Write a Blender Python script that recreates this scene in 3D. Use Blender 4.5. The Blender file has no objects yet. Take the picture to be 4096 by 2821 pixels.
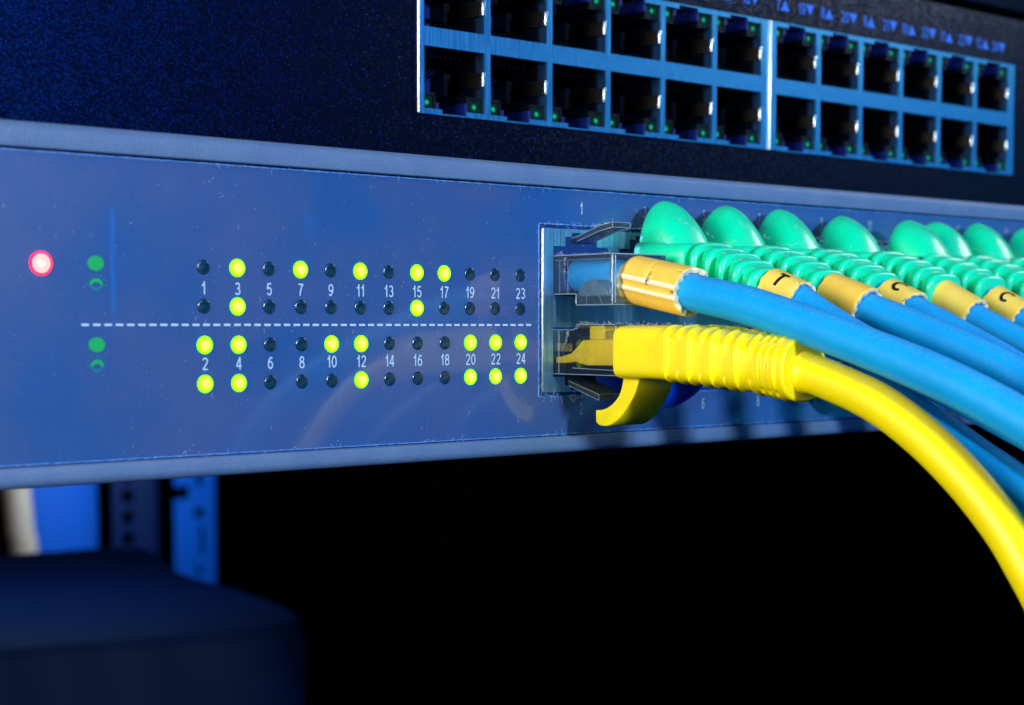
import bpy, bmesh, math, random
from mathutils import Vector, Matrix
random.seed(7)
MM = 0.001                        # everything below is written in millimetres
PI = math.pi
sc = bpy.context.scene
COL = sc.collection

# ------------------------------------------------------------------ camera
PSI, PITCH, DIST = math.radians(40.9), math.radians(3.65), 249.0
cam_d = bpy.data.cameras.new("camera")
cam = bpy.data.objects.new("camera", cam_d)
COL.objects.link(cam)
sc.camera = cam
cam.location = (-DIST*math.sin(PSI)*MM, -DIST*math.cos(PSI)*MM, 0)
cam.rotation_euler = (PI/2 - PITCH, 0, -PSI)
cam_d.sensor_width = 36.0
cam_d.lens = 6644.0/4096*36
cam_d.shift_x = 0.0
cam_d.shift_y = (1303 + 6644*math.tan(PITCH) - 1410.5)/4096
cam_d.clip_start = 0.01
cam_d.clip_end = 20
cam_d.dof.use_dof = True
cam_d.dof.focus_distance = 0.240
cam_d.dof.aperture_fstop = 58.4/2.0
# ------------------------------------------------------------------ world + exposure
w = bpy.data.worlds.new("World"); sc.world = w; w.use_nodes = True
bg = w.node_tree.nodes['Background']
bg.inputs[0].default_value = (0.01, 0.06, 0.35, 1); bg.inputs[1].default_value = 0.05
sc.view_settings.view_transform = 'Standard'; sc.view_settings.look = 'None'
sc.view_settings.exposure = 0; sc.view_settings.gamma = 1
sc.cycles.use_denoising = True
sc.cycles.transparent_max_bounces = 24
# ------------------------------------------------------------------ lamps
def area(name, loc, target, size, color, radiance):
    l = bpy.data.lights.new(name, 'AREA'); l.shape = 'RECTANGLE'
    l.size, l.size_y = size[0]*MM, size[1]*MM
    l.color = color; l.energy = radiance*PI*l.size*l.size_y
    o = bpy.data.objects.new(name, l); COL.objects.link(o)
    o.location = Vector(loc)*MM
    o.rotation_euler = (Vector(target)-Vector(loc)).to_track_quat('-Z', 'Y').to_euler()
    return o
area("warm_softbox_left", (-520, -70, 110), (40, -45, 0), (250, 180), (1.0, 0.95, 0.85), 22.5)
area("front_softbox", (-50, -600, 125), (30, 0, 0), (44, 36), (0.68, 0.84, 1.0), 660)
area("white_softbox_right", (390, -120, 195), (40, -10, 5), (90, 90), (1.0, 0.98, 0.92), 11.5)
area("blue_softbox_left", (120, -470, 165), (-60, 20, 20), (90, 110), (0.0, 0.24, 1.0), 19)
area("blue_softbox_right", (640, -400, 0), (60, 0, 0), (400, 620), (0.02, 0.45, 1.0), .65)
area("hidden_rail_fill", (690, 1320, -125), (710, 1500, -240), (260, 80), (0.55, 0.78, 1.0), 6.5)  # unseen fill added behind the switch to brighten the rails
area("hidden_cover_fill", (110, 430, -24), (130, 450, -110), (150, 110), (0.25, 0.55, 1.0), 2.6)  # unseen fill added over the equipment cover to brighten its top

# ------------------------------------------------------------------ materials
def rgb(r, g, b):   # sRGB 0..255 -> linear
    f = lambda c: (c/255/12.92) if c/255 <= .04045 else ((c/255+.055)/1.055)**2.4
    return (f(r), f(g), f(b), 1)
class Mat:
    def __init__(s, name):
        s.m = bpy.data.materials.new(name); s.m.use_nodes = True
        s.nt = s.m.node_tree; s.p = s.nt.nodes['Principled BSDF']; s.out = s.nt.nodes['Material Output']
    def n(s, t, **kw):
        nd = s.nt.nodes.new(t)
        for k, v in kw.items(): setattr(nd, k, v)
        return nd
    def l(s, a, b): s.nt.links.new(a, b)
    def set(s, **kw):
        for k, v in kw.items(): s.p.inputs[k.replace('_', ' ')].default_value = v
        return s
    def coord(s, scale=(1, 1, 1), kind='Object'):
        tc = s.n('ShaderNodeTexCoord'); mp = s.n('ShaderNodeMapping')
        mp.inputs['Scale'].default_value = [c/MM for c in scale]
        s.l(tc.outputs[kind], mp.inputs[0]); return mp.outputs[0]
    def noise(s, vec, scale, detail=2, rough=.5):
        nz = s.n('ShaderNodeTexNoise'); nz.inputs['Scale'].default_value = scale
        nz.inputs['Detail'].default_value = detail; nz.inputs['Roughness'].default_value = rough
        s.l(vec, nz.inputs['Vector']); return nz.outputs['Fac']
    def ramp(s, fac, stops):
        r = s.n('ShaderNodeValToRGB'); e = r.color_ramp.elements
        e[0].position, e[0].color = stops[0][0], stops[0][1]
        e[1].position, e[1].color = stops[-1][0], stops[-1][1]
        for p_, c in stops[1:-1]:
            k = e.new(p_); k.color = c
        s.l(fac, r.inputs[0]); return r.outputs[0]
    def mix(s, fac, a, b, mode='MIX'):
        m = s.n('ShaderNodeMix', data_type='RGBA', blend_type=mode)
        for sock, v in ((m.inputs[0], fac), (m.inputs[6], a), (m.inputs[7], b)):
            if isinstance(v, (int, float)): sock.default_value = v
            elif isinstance(v, tuple): sock.default_value = v
            else: s.l(v, sock)
        return m.outputs[2]
    def bump(s, h, dist, strength=1.0):
        b = s.n('ShaderNodeBump'); b.inputs['Distance'].default_value = dist*MM
        b.inputs['Strength'].default_value = strength
        s.l(h, b.inputs['Height']); s.l(b.outputs[0], s.p.inputs['Normal']); return b
    def color(s, c): s.l(c, s.p.inputs['Base Color'])

B, W_ = (0, 0, 0, 1), (1, 1, 1, 1)
def m_film():
    M = Mat('printed_film'); M.set(Roughness=.34, Specular_IOR_Level=.35)
    v = M.coord()
    base = M.ramp(M.noise(v, .05, 3, .55), [(.35, rgb(34, 84, 148)), (.5, rgb(52, 86, 144)), (.66, rgb(64, 87, 143))])
    fine = M.ramp(M.noise(M.coord((1, 1, .12)), 2.2, 3, .7), [(.3, (.86, .86, .88, 1)), (.75, (1.1, 1.1, 1.08, 1))])
    c = M.mix(.5, base, fine, 'MULTIPLY')
    vo = M.n('ShaderNodeTexVoronoi'); vo.inputs['Scale'].default_value = 1.15; vo.inputs['Randomness'].default_value = 1
    M.l(v, vo.inputs['Vector'])
    sz = M.noise(v, 3.1, 1)
    th = M.n('ShaderNodeMath', operation='MULTIPLY'); M.l(sz, th.inputs[0]); th.inputs[1].default_value = .15
    lt = M.n('ShaderNodeMath', operation='LESS_THAN'); M.l(vo.outputs['Distance'], lt.inputs[0]); M.l(th.outputs[0], lt.inputs[1])
    dens = M.ramp(M.noise(v, .21, 2), [(.42, (.0, .0, .0, 1)), (.6, W_)])
    mu = M.n('ShaderNodeMath', operation='MULTIPLY'); M.l(lt.outputs[0], mu.inputs[0]); M.l(dens, mu.inputs[1])
    m2 = M.n('ShaderNodeMath', operation='MULTIPLY'); M.l(mu.outputs[0], m2.inputs[0]); m2.inputs[1].default_value = .5
    c = M.mix(m2.outputs[0], c, rgb(190, 215, 240))
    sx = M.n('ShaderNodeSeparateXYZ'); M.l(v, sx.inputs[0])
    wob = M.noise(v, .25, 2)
    for (xc, wd, z0, z1, amt) in ((-165.3, .32, -3.5, 12.0, .42), (-136.2, .9, 8.0, 12.5, .22)):  # blue reflection streaks painted into the film colour
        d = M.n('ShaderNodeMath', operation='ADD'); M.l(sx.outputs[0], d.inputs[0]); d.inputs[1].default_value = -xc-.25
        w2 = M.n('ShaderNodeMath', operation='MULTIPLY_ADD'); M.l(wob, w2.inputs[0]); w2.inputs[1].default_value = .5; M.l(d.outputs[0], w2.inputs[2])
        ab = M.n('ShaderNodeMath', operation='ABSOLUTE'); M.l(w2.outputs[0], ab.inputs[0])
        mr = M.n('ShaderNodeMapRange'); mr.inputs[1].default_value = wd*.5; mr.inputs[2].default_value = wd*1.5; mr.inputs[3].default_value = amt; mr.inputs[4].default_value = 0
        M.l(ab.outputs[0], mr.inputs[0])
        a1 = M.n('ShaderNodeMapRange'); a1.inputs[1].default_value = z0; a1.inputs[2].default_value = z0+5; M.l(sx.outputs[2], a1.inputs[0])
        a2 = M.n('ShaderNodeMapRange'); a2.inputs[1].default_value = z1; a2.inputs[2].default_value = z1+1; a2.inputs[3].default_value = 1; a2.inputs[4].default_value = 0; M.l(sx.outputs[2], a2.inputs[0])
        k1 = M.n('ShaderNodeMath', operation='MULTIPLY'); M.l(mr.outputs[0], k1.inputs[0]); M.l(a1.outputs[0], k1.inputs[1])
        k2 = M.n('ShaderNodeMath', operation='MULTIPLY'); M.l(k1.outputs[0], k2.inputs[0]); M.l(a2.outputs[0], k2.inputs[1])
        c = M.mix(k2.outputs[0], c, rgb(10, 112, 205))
    M.color(c)
    M.bump(M.noise(v, 3.5, 3, .6), .02, .5)
    M.set(Coat_Weight=1, Coat_Roughness=.07, Coat_IOR=1.52)
    return M.m
def m_plastic(name, c1, c2, nscale=.2, rough=.45, bump=(2.0, .05), spec=.5, dust=0, coat=0, sss=0):
    M = Mat(name); M.set(Roughness=rough, Specular_IOR_Level=spec, Coat_Weight=coat, Coat_Roughness=.12)
    v = M.coord()
    c = M.ramp(M.noise(v, nscale, 3, .6), [(.35, c1), (.65, c2)])
    if dust:
        sf = M.ramp(M.noise(M.coord((1, .5, 1)), 1.3, 5, .72), [(.27, (.62, .62, .66, 1)), (.335, W_), (1.0, W_)])
        c = M.mix(.8, c, sf, 'MULTIPLY')
        vo = M.n('ShaderNodeTexVoronoi'); vo.inputs['Scale'].default_value = 1.6
        M.l(v, vo.inputs['Vector'])
        lt = M.ramp(vo.outputs['Distance'], [(.0, W_), (.09, W_), (.13, B)])
        d2 = M.ramp(M.noise(v, .7, 2), [(.5, B), (.62, W_)])
        g = M.n('ShaderNodeMath', operation='MULTIPLY'); M.l(lt, g.inputs[0]); M.l(d2, g.inputs[1])
        g2 = M.n('ShaderNodeMath', operation='MULTIPLY'); M.l(g.outputs[0], g2.inputs[0]); g2.inputs[1].default_value = dust
        c = M.mix(g2.outputs[0], c, rgb(225, 215, 200))
        # settled dust on faces that look up
        geo = M.n('ShaderNodeNewGeometry'); sx = M.n('ShaderNodeSeparateXYZ'); M.l(geo.outputs['Normal'], sx.inputs[0])
        up = M.ramp(sx.outputs[2], [(.55, B), (1.0, W_)])
        dn = M.ramp(M.noise(v, 2.6, 3, .75), [(.42, B), (.62, W_)])
        a = M.n('ShaderNodeMath', operation='MULTIPLY'); M.l(up, a.inputs[0]); M.l(dn, a.inputs[1])
        a2 = M.n('ShaderNodeMath', operation='MULTIPLY'); M.l(a.outputs[0], a2.inputs[0]); a2.inputs[1].default_value = dust*.6
        c = M.mix(a2.outputs[0], c, rgb(200, 195, 190))
    M.color(c)
    if bump: M.bump(M.noise(v, bump[0], 3, .6), bump[1], .8)
    if sss:
        M.set(Subsurface_Weight=sss, Subsurface_Scale=.0025)
        M.p.inputs['Subsurface Radius'].default_value = (.6, 1, 1)
    return M.m
def m_metal(name, c, rough, aniso=(.05, 1), streak=.25, vertical=True):
    M = Mat(name); M.set(Metallic=1.0)
    v = M.coord((1, 1, .03) if vertical else (.03, 1, 1))
    nz = M.noise(v, 3.2, 4, .7)
    M.color(M.ramp(nz, [(.25, tuple(k*(1-streak) for k in c[:3])+(1,)), (.75, tuple(min(1, k*(1+streak)) for k in c[:3])+(1,))]))
    r = M.ramp(nz, [(.2, (rough-.08,)*3+(1,)), (.8, (rough+.1,)*3+(1,))]); M.l(r, M.p.inputs['Roughness'])
    M.bump(nz, .03, .5)
    return M.m
def m_black_paint():
    M = Mat('black_powder_paint'); M.set(Roughness=.34, Specular_IOR_Level=.24, Specular_Tint=(.01, .2, 1, 1))
    v = M.coord()
    vo = M.n('ShaderNodeTexVoronoi'); vo.inputs['Scale'].default_value = 3.4; M.l(v, vo.inputs['Vector'])
    fl = M.n('ShaderNodeMath', operation='LESS_THAN'); fl.inputs[1].default_value = .21
    M.l(vo.outputs['Distance'], fl.inputs[0])
    sel = M.n('ShaderNodeSeparateColor'); M.l(vo.outputs['Color'], sel.inputs[0])
    pick = M.n('ShaderNodeMath', operation='GREATER_THAN'); pick.inputs[1].default_value = .8; M.l(sel.outputs[0], pick.inputs[0])
    f = M.n('ShaderNodeMath', operation='MULTIPLY'); M.l(fl.outputs[0], f.inputs[0]); M.l(pick.outputs[0], f.inputs[1])
    M.color(M.mix(f.outputs[0], (.0008, .001, .0018, 1), (.012, .12, .6, 1)))
    M.l(f.outputs[0], M.p.inputs['Metallic'])
    # every flake lies at its own angle
    sub = M.n('ShaderNodeVectorMath', operation='SUBTRACT'); M.l(vo.outputs['Color'], sub.inputs[0]); sub.inputs[1].default_value = (.5, .5, .5)
    s2 = M.n('ShaderNodeVectorMath', operation='SCALE'); M.l(sub.outputs[0], s2.inputs[0]); s2.inputs['Scale'].default_value = .2
    geo = M.n('ShaderNodeNewGeometry')
    ad = M.n('ShaderNodeVectorMath', operation='ADD'); M.l(geo.outputs['Normal'], ad.inputs[0]); M.l(s2.outputs[0], ad.inputs[1])
    nm = M.n('ShaderNodeVectorMath', operation='NORMALIZE'); M.l(ad.outputs[0], nm.inputs[0])
    bp = M.n('ShaderNodeBump'); bp.inputs['Distance'].default_value = .0012*MM
    M.l(M.noise(v, 2.0, 3, .6), bp.inputs['Height']); M.l(nm.outputs[0], bp.inputs['Normal'])
    M.l(bp.outputs[0], M.p.inputs['Normal'])
    return M.m
def m_flat(name, c, rough=.6, spec=.3):
    M = Mat(name); M.set(Roughness=rough, Specular_IOR_Level=spec)
    v = M.coord()
    M.color(M.ramp(M.noise(v, 6, 2), [(.3, tuple(k*.85 for k in c[:3])+(1,)), (.7, c)])); return M.m
def m_emit(name, core, rim, e_core, e_rim, radius, st=(.45, .85, 1.0), nz_=.5):
    M = Mat(name); M.set(Roughness=.3, Specular_IOR_Level=.15, Base_Color=(.004, .01, .006, 1))
    tc = M.n('ShaderNodeTexCoord'); ln = M.n('ShaderNodeVectorMath', operation='LENGTH')
    oi = M.n('ShaderNodeObjectInfo'); va = M.n('ShaderNodeVectorMath', operation='ADD')
    sc_ = M.n('ShaderNodeMath', operation='MULTIPLY'); M.l(oi.outputs['Random'], sc_.inputs[0]); sc_.inputs[1].default_value = 60
    M.l(M.coord((1.3, 1, .5)), va.inputs[0]); M.l(sc_.outputs[0], va.inputs[1])
    nz = M.noise(va.outputs[0], 1.5, 3, .6)
    M.l(tc.outputs['Object'], ln.inputs[0])
    dv = M.n('ShaderNodeMath', operation='DIVIDE'); M.l(ln.outputs['Value'], dv.inputs[0]); dv.inputs[1].default_value = radius*MM
    ad = M.n('ShaderNodeMath', operation='MULTIPLY_ADD'); M.l(nz, ad.inputs[0]); ad.inputs[1].default_value = nz_; M.l(dv.outputs[0], ad.inputs[2])
    M.l(M.ramp(ad.outputs[0], [(st[0], core), (st[1], tuple((a+b)/2 for a, b in zip(core, rim))), (st[2], rim)]), M.p.inputs['Emission Color'])
    es = M.ramp(ad.outputs[0], [(.3, (e_core/10,)*3+(1,)), (1.0, (e_rim/10,)*3+(1,))])
    m = M.n('ShaderNodeMath', operation='MULTIPLY'); M.l(es, m.inputs[0]); m.inputs[1].default_value = 10
    M.l(m.outputs[0], M.p.inputs['Emission Strength'])
    return M.m
def m_clear(name, tint, rough=.03, extra=.05, milk=0):
    M = Mat(name); nt = M.nt
    nt.nodes.remove(M.p)
    tr = M.n('ShaderNodeBsdfTransparent'); tr.inputs[0].default_value = tint
    gl = M.n('ShaderNodeBsdfGlossy'); gl.inputs['Roughness'].default_value = rough
    lw = M.n('ShaderNodeFresnel'); lw.inputs[0].default_value = 1.5
    ad = M.n('ShaderNodeMath', operation='ADD'); M.l(lw.outputs[0], ad.inputs[0]); ad.inputs[1].default_value = extra; ad.use_clamp = True
    mx = M.n('ShaderNodeMixShader'); M.l(ad.outputs[0], mx.inputs[0]); M.l(tr.outputs[0], mx.inputs[1]); M.l(gl.outputs[0], mx.inputs[2])
    bp = M.n('ShaderNodeBump'); bp.inputs['Distance'].default_value = .05*MM
    M.l(M.noise(M.coord(), .8, 2), bp.inputs['Height']); M.l(bp.outputs[0], gl.inputs['Normal']); 
    df = M.n('ShaderNodeBsdfDiffuse'); df.inputs[0].default_value = (.55, .75, .9, 1)
    tl = M.n('ShaderNodeBsdfTranslucent'); tl.inputs[0].default_value = (.55, .75, .9, 1)
    dt = M.n('ShaderNodeMixShader'); dt.inputs[0].default_value = .5; M.l(df.outputs[0], dt.inputs[1]); M.l(tl.outputs[0], dt.inputs[2])
    m2 = M.n('ShaderNodeMixShader'); m2.inputs[0].default_value = milk; M.l(mx.outputs[0], m2.inputs[1]); M.l(dt.outputs[0], m2.inputs[2])
    M.l(m2.outputs[0], M.out.inputs[0]); return M.m

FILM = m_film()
BEZEL = m_plastic('bezel_plastic', rgb(92, 120, 158), rgb(84, 112, 154), .15, .5, (3.2, .09), .4, dust=.25)
FILM_EDGE = m_plastic('film_edge', rgb(36, 104, 190), rgb(96, 156, 218), 1.4, .4, (4, .05), .5)
GROOVE = m_flat('groove', rgb(10, 52, 120), .5)
CHASSIS = m_flat('dark_sheet_metal', (.004, .006, .012, 1), .5)
BLACKPAINT = m_black_paint()
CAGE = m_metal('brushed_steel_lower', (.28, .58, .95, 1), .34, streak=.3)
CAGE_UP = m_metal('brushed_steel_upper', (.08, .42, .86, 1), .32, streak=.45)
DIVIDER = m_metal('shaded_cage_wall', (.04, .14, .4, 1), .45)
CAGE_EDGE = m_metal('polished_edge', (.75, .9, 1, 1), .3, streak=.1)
BRIGHT = m_metal('bright_spring_steel', (.8, .9, 1, 1), .22, streak=.1)
PORTBLACK = m_flat('port_plastic', (.0015, .0025, .008, 1), .4, .2)
PORTBLUE = m_flat('port_blue_plastic', (.002, .012, .16, 1), .4, .4)
GOLD = m_metal('dark_spring_steel', (.013, .014, .014, 1), .4)
INK = m_flat('white_ink', rgb(196, 222, 248), .6)
INK_DIM = m_flat('grey_ink', rgb(165, 180, 190), .6)
INK_GREEN = m_flat('green_ink', rgb(0, 178, 92), .6)
INK_TEAL = m_flat('teal_ink', rgb(14, 118, 150), .6)
INK_BLUE = m_flat('blue_ink', rgb(40, 120, 235), .6)
MARK = m_flat('black_marker', (.006, .007, .012, 1), .6)
GREEN = m_plastic('green_rubber', rgb(0, 234, 178), rgb(0, 224, 168), .2, .36, (1.2, .05), .4, dust=.12, coat=.4, sss=.4)
ROYAL = m_plastic('royal_blue_rubber', rgb(0, 78, 250), rgb(0, 66, 240), .2, .4, (1.2, .08), .5, coat=.1)
YELLOW = m_plastic('yellow_rubber', rgb(255, 238, 0), rgb(252, 230, 0), .15, .42, (1.5, .04), .45, dust=.55, sss=.1)
BLUE = m_plastic('blue_jacket', rgb(0, 168, 240), rgb(0, 158, 234), .12, .5, (.5, .07), .3, dust=.22)
ORANGE = m_plastic('orange_sleeve', rgb(255, 214, 92), rgb(255, 204, 76), .35, .5, (1.8, .03), .35, dust=.1, coat=0)
LEMON = m_plastic('lemon_sleeve', rgb(255, 224, 104), rgb(255, 212, 84), .35, .5, (1.8, .05), .35, dust=.12, coat=0)
RIDGE_HIGHLIGHT = m_plastic('ridge_highlight', rgb(255, 248, 222), rgb(255, 240, 196), 1.0, .3, (1.8, .03), .5, dust=.1)  # white highlight stripes put into the colour of the sleeve ridges
CREAM = m_plastic('cream_sleeve_end', rgb(252, 240, 205), rgb(240, 222, 176), 1.2, .5, (2, .1), .4, dust=.6)
CLEAR = m_clear('clear_plug', (.84, .92, .97, 1), .03, .05, .06)
RIMLIGHT = m_clear('plug_edge_highlight', (.95, .98, 1, 1), .15, .25, .5)  # milky pale material imitating highlights along the clear plug edges
CLEAR_EDGE = m_clear('clear_plug_edge', (.82, .9, .96, 1), .12, .03, .06)
SMOKE = m_clear('smoky_plug', (.74, .72, .66, 1), .05, .05, .02)
LED_OFF = m_plastic('unlit_lens', rgb(5, 26, 52), rgb(10, 62, 84), .9, .2, (1.2, .12), .5)
LED_ON = m_emit('lit_lens', (1.0, 1.0, .30, 1), (.84, 1.0, .0, 1), 1.2, 1.0, 1.2, (.5, .85, 1.15), .7)
LED_RED = m_emit('red_lens', (1.0, .88, .84, 1), (1.0, .50, .46, 1), 1.15, 1.12, 1.1, (.75, 1.15, 1.5), .55)
def m_rim(name, c, e):
    M = Mat(name); M.set(Base_Color=(0, 0, 0, 1), Emission_Color=c, Emission_Strength=e, Specular_IOR_Level=0); return M.m
RIM_RED = m_rim('red_lens_rim', (1, 0, .012, 1), 16)
RIM_GREEN = m_rim('green_lens_rim', (.10, 1, 0, 1), 3.5)
LED_GREEN = m_emit('green_light_pipe', (.0, .78, .42, 1), (.0, .06, .04, 1), .85, .16, .75)
DARKBLUE = m_flat('dark_blue_cover', rgb(8, 30, 68), .6, .12)
RAILBLUE = m_flat('blue_rail', rgb(0, 104, 226), .6)
RAILDIM = m_flat('dim_rail', rgb(2, 34, 92), .6)
BEIGE = m_flat('beige_cable', rgb(235, 205, 180), .6)

# ------------------------------------------------------------------ mesh helpers
def link(o, parent=None):
    COL.objects.link(o)
    if parent: o.parent = parent
    return o
def tag(o, label=None, category=None, group=None, kind=None):
    for k, v in (('label', label), ('category', category), ('group', group), ('kind', kind)):
        if v: o[k] = v
    return o
def thing(name, loc, label, category, group=None):
    o = bpy.data.objects.new(name, None); o.empty_display_size = .01
    o.location = Vector(loc)*MM
    link(o); return tag(o, label, category, group)
class MB:
    def __init__(s): s.v, s.f, s.m, s.sm = [], [], [], []
    def add(s, vs, fs, mi=0, smooth=False):
        b = len(s.v); s.v += [tuple(p) for p in vs]
        for f in fs: s.f.append([b+i for i in f]); s.m.append(mi); s.sm.append(smooth)
        return s
    def box(s, x0, x1, y0, y1, z0, z1, mi=0):
        vs = [(x, y, z) for x in (x0, x1) for y in (y0, y1) for z in (z0, z1)]
        return s.add(vs, [(0, 1, 3, 2), (4, 6, 7, 5), (0, 4, 5, 1), (2, 3, 7, 6), (0, 2, 6, 4), (1, 5, 7, 3)], mi)
    def loft(s, rings, mi=0, caps=(True, True), smooth=True, closed=True):
        n = len(rings[0]); vs = [p for r in rings for p in r]; fs = []
        for i in range(len(rings)-1):
            for j in range(n if closed else n-1):
                k = (j+1) % n
                fs.append((i*n+j, i*n+k, (i+1)*n+k, (i+1)*n+j))
        s.add(vs, fs, mi, smooth)
        if caps[0]: s.add(rings[0], [tuple(range(n))[::-1]], mi)
        if caps[1]: s.add(rings[-1], [tuple(range(n))], mi)
        return s
    def prism(s, poly, axis, a, b, mi=0):
        def P(u, v, t): return {'x': (t, u, v), 'y': (u, t, v), 'z': (u, v, t)}[axis]
        n = len(poly)
        vs = [P(u, v, a) for u, v in poly]+[P(u, v, b) for u, v in poly]
        fs = [(i, (i+1) % n, n+(i+1) % n, n+i) for i in range(n)]+[tuple(range(n))[::-1], tuple(range(n, 2*n))]
        return s.add(vs, fs, mi)
    def mesh(s, name, mats, origin=(0, 0, 0), bevel=0, seg=2, smooth=None):
        me = bpy.data.meshes.new(name)
        me.from_pydata([((x-origin[0])*MM, (y-origin[1])*MM, (z-origin[2])*MM) for x, y, z in s.v], [], s.f)
        for mm in (mats if isinstance(mats, (list, tuple)) else [mats]): me.materials.append(mm)
        me.polygons.foreach_set('material_index', s.m); me.polygons.foreach_set('use_smooth', s.sm)
        bm = bmesh.new(); bm.from_mesh(me)
        bmesh.ops.recalc_face_normals(bm, faces=bm.faces[:])
        if bevel:
            ed = [e for e in bm.edges if e.is_manifold and e.calc_face_angle(0) > .5]
            bmesh.ops.bevel(bm, geom=ed, offset=bevel*MM, segments=seg, profile=.5, affect='EDGES', clamp_overlap=True)
            for f in bm.faces: f.smooth = True
        if smooth is not None:
            for f in bm.faces: f.smooth = smooth
        bm.to_mesh(me); bm.free()
        if bevel: 
            me.set_sharp_from_angle(angle=math.radians(50))
        return me
    def obj(s, name, mats, parent=None, origin=None, **kw):
        """origin: where the object's own origin stands, in scene mm"""
        base = Vector((0, 0, 0))
        if parent:
            p = parent
            while p: base += p.location/MM; p = p.parent
        o0 = Vector(origin) if origin is not None else base
        o = bpy.data.objects.new(name, s.mesh(name, mats, o0, **kw))
        link(o, parent); o.location = (o0-base)*MM
        return o
def place(src_mesh, name, parent, at):
    base = Vector((0, 0, 0)); p = parent
    while p: base += p.location/MM; p = p.parent
    o = bpy.data.objects.new(name, src_mesh); link(o, parent); o.location = (Vector(at)-base)*MM
    return o
def grid_plate(xs, zs, solid, y0, y1, mb=None, mi=0):
    """plate between y0 (front) and y1 (back) cut by rectangular openings; solid(xc, zc) tells metal from hole"""
    mb = mb or MB(); nx, nz = len(xs)-1, len(zs)-1
    S = [[solid((xs[i]+xs[i+1])/2, (zs[j]+zs[j+1])/2) for j in range(nz)] for i in range(nx)]
    g = lambda i, j: 0 <= i < nx and 0 <= j < nz and S[i][j]
    for i in range(nx):
        for j in range(nz):
            if not S[i][j]: continue
            a, b, c, d = xs[i], xs[i+1], zs[j], zs[j+1]
            mb.add([(a, y0, c), (b, y0, c), (b, y0, d), (a, y0, d), (a, y1, c), (b, y1, c), (b, y1, d), (a, y1, d)],
                   [(0, 1, 2, 3), (7, 6, 5, 4)]
                   + ([] if g(i-1, j) else [(0, 3, 7, 4)]) + ([] if g(i+1, j) else [(1, 5, 6, 2)])
                   + ([] if g(i, j-1) else [(0, 4, 5, 1)]) + ([] if g(i, j+1) else [(3, 2, 6, 7)]), mi)
    return mb
def plate_from_holes(x0, x1, z0, z1, holes, y0, y1, mb=None, mi=0):
    xs = sorted({x0, x1} | {round(v, 4) for h in holes for v in (h[0], h[1]) if x0 < v < x1})
    zs = sorted({z0, z1} | {round(v, 4) for h in holes for v in (h[2], h[3]) if z0 < v < z1})
    return grid_plate(xs, zs, lambda x, z: not any(h[0] < x < h[1] and h[2] < z < h[3] for h in holes), y0, y1, mb, mi)
def catmull(pts, n=10):
    P = [Vector(p) for p in pts]; P = [P[0]*2-P[1]]+P+[P[-1]*2-P[-2]]; out = []
    for i in range(1, len(P)-2):
        for k in range(n):
            t = k/n; a, b, c, d = P[i-1:i+3]
            out.append(.5*((2*b)+(c-a)*t+(2*a-5*b+4*c-d)*t*t+(3*b-a-3*c+d)*t**3))
    out.append(P[-2]); return out
def frames(path):
    out = []
    for i, p in enumerate(path):
        t = (path[min(i+1, len(path)-1)]-path[max(i-1, 0)]).normalized()
        side = t.cross(Vector((0, 0, 1)))
        side = (side if side.length > 1e-3 else Vector((1, 0, 0))).normalized()
        if side.x > 0: side = -side          # side looks to -x (towards the camera side)
        up = t.cross(side); up = up if up.z > 0 else -up
        out.append((p, t, side, up))
    return out
def se(theta, a, b, e):   # superellipse
    c, s_ = math.cos(theta), math.sin(theta)
    k = (abs(c)**e+abs(s_)**e)**(-1/e)
    return a*c*k, b*s_*k
def ring(fr, a, b, e=2, n=28, f=None):
    p, t, side, up = fr; out = []
    for j in range(n):
        th = 2*PI*j/n; u, v = se(th, a, b, e)
        if f: k = f(th); u, v = u*k, v*k
        out.append(p+side*u+up*v)
    return out
def _arc(cx, cy, rx, ry, a0, a1, n=14):
    return [(cx+rx*math.cos(math.radians(a0+(a1-a0)*i/n)), cy+ry*math.sin(math.radians(a0+(a1-a0)*i/n))) for i in range(n+1)]
def _ln(a, b, n=6): return [(a[0]+(b[0]-a[0])*i/n, a[1]+(b[1]-a[1])*i/n) for i in range(n+1)]
GLYPH = {
 '0': (.56, [_arc(.28, .5, .22, .44, 0, 360, 28)]),
 '1': (.40, [_ln((.27, .0), (.27, 1.0), 8), _arc(.0, 1.04, .27, .33, 0, -82, 7)]),
 '2': (.56, [_arc(.28, .71, .215, .235, 165, -35, 14)+_ln((.44, .55), (.07, .06), 7), _ln((.045, .055), (.52, .055), 6)]),
 '3': (.56, [_arc(.27, .73, .19, .21, 150, -80, 12), _arc(.27, .285, .22, .235, 95, -155, 16)]),
 '4': (.56, [_ln((.395, 0), (.395, 1), 8), _ln((.38, .97), (.04, .29), 7), _ln((.03, .275), (.54, .275), 7)]),
 '5': (.56, [_ln((.49, .945), (.15, .945), 5), _ln((.15, .96), (.095, .5), 5), _arc(.275, .33, .215, .28, 140, -155, 18)]),
 '6': (.56, [_arc(.28, .32, .21, .27, 0, 360, 24), _arc(.43, .42, .355, .525, 100, 185, 10)+[], _arc(.31, .72, .17, .22, 95, 25, 6)]),
 '7': (.56, [_ln((.05, .945), (.52, .945), 6), [(.51, .94), (.42, .80), (.34, .64), (.27, .46), (.22, .25), (.2, 0)]]),
 '8': (.56, [_arc(.28, .745, .185, .2, 0, 360, 22), _arc(.28, .29, .22, .24, 0, 360, 24)]),
 '9': (.56, [_arc(.28, .68, .21, .27, 0, 360, 24), _arc(.13, .58, .355, .525, 5, -80, 10), _arc(.25, .28, .17, .22, -85, -155, 6)]),
 'T': (.60, [_ln((.3, 0), (.3, 1), 12), _ln((.0, .93), (.6, .93), 8)]),
 'C': (.72, [_arc(.38, .5, .33, .45, 48, 312, 26)]),
}
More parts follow.
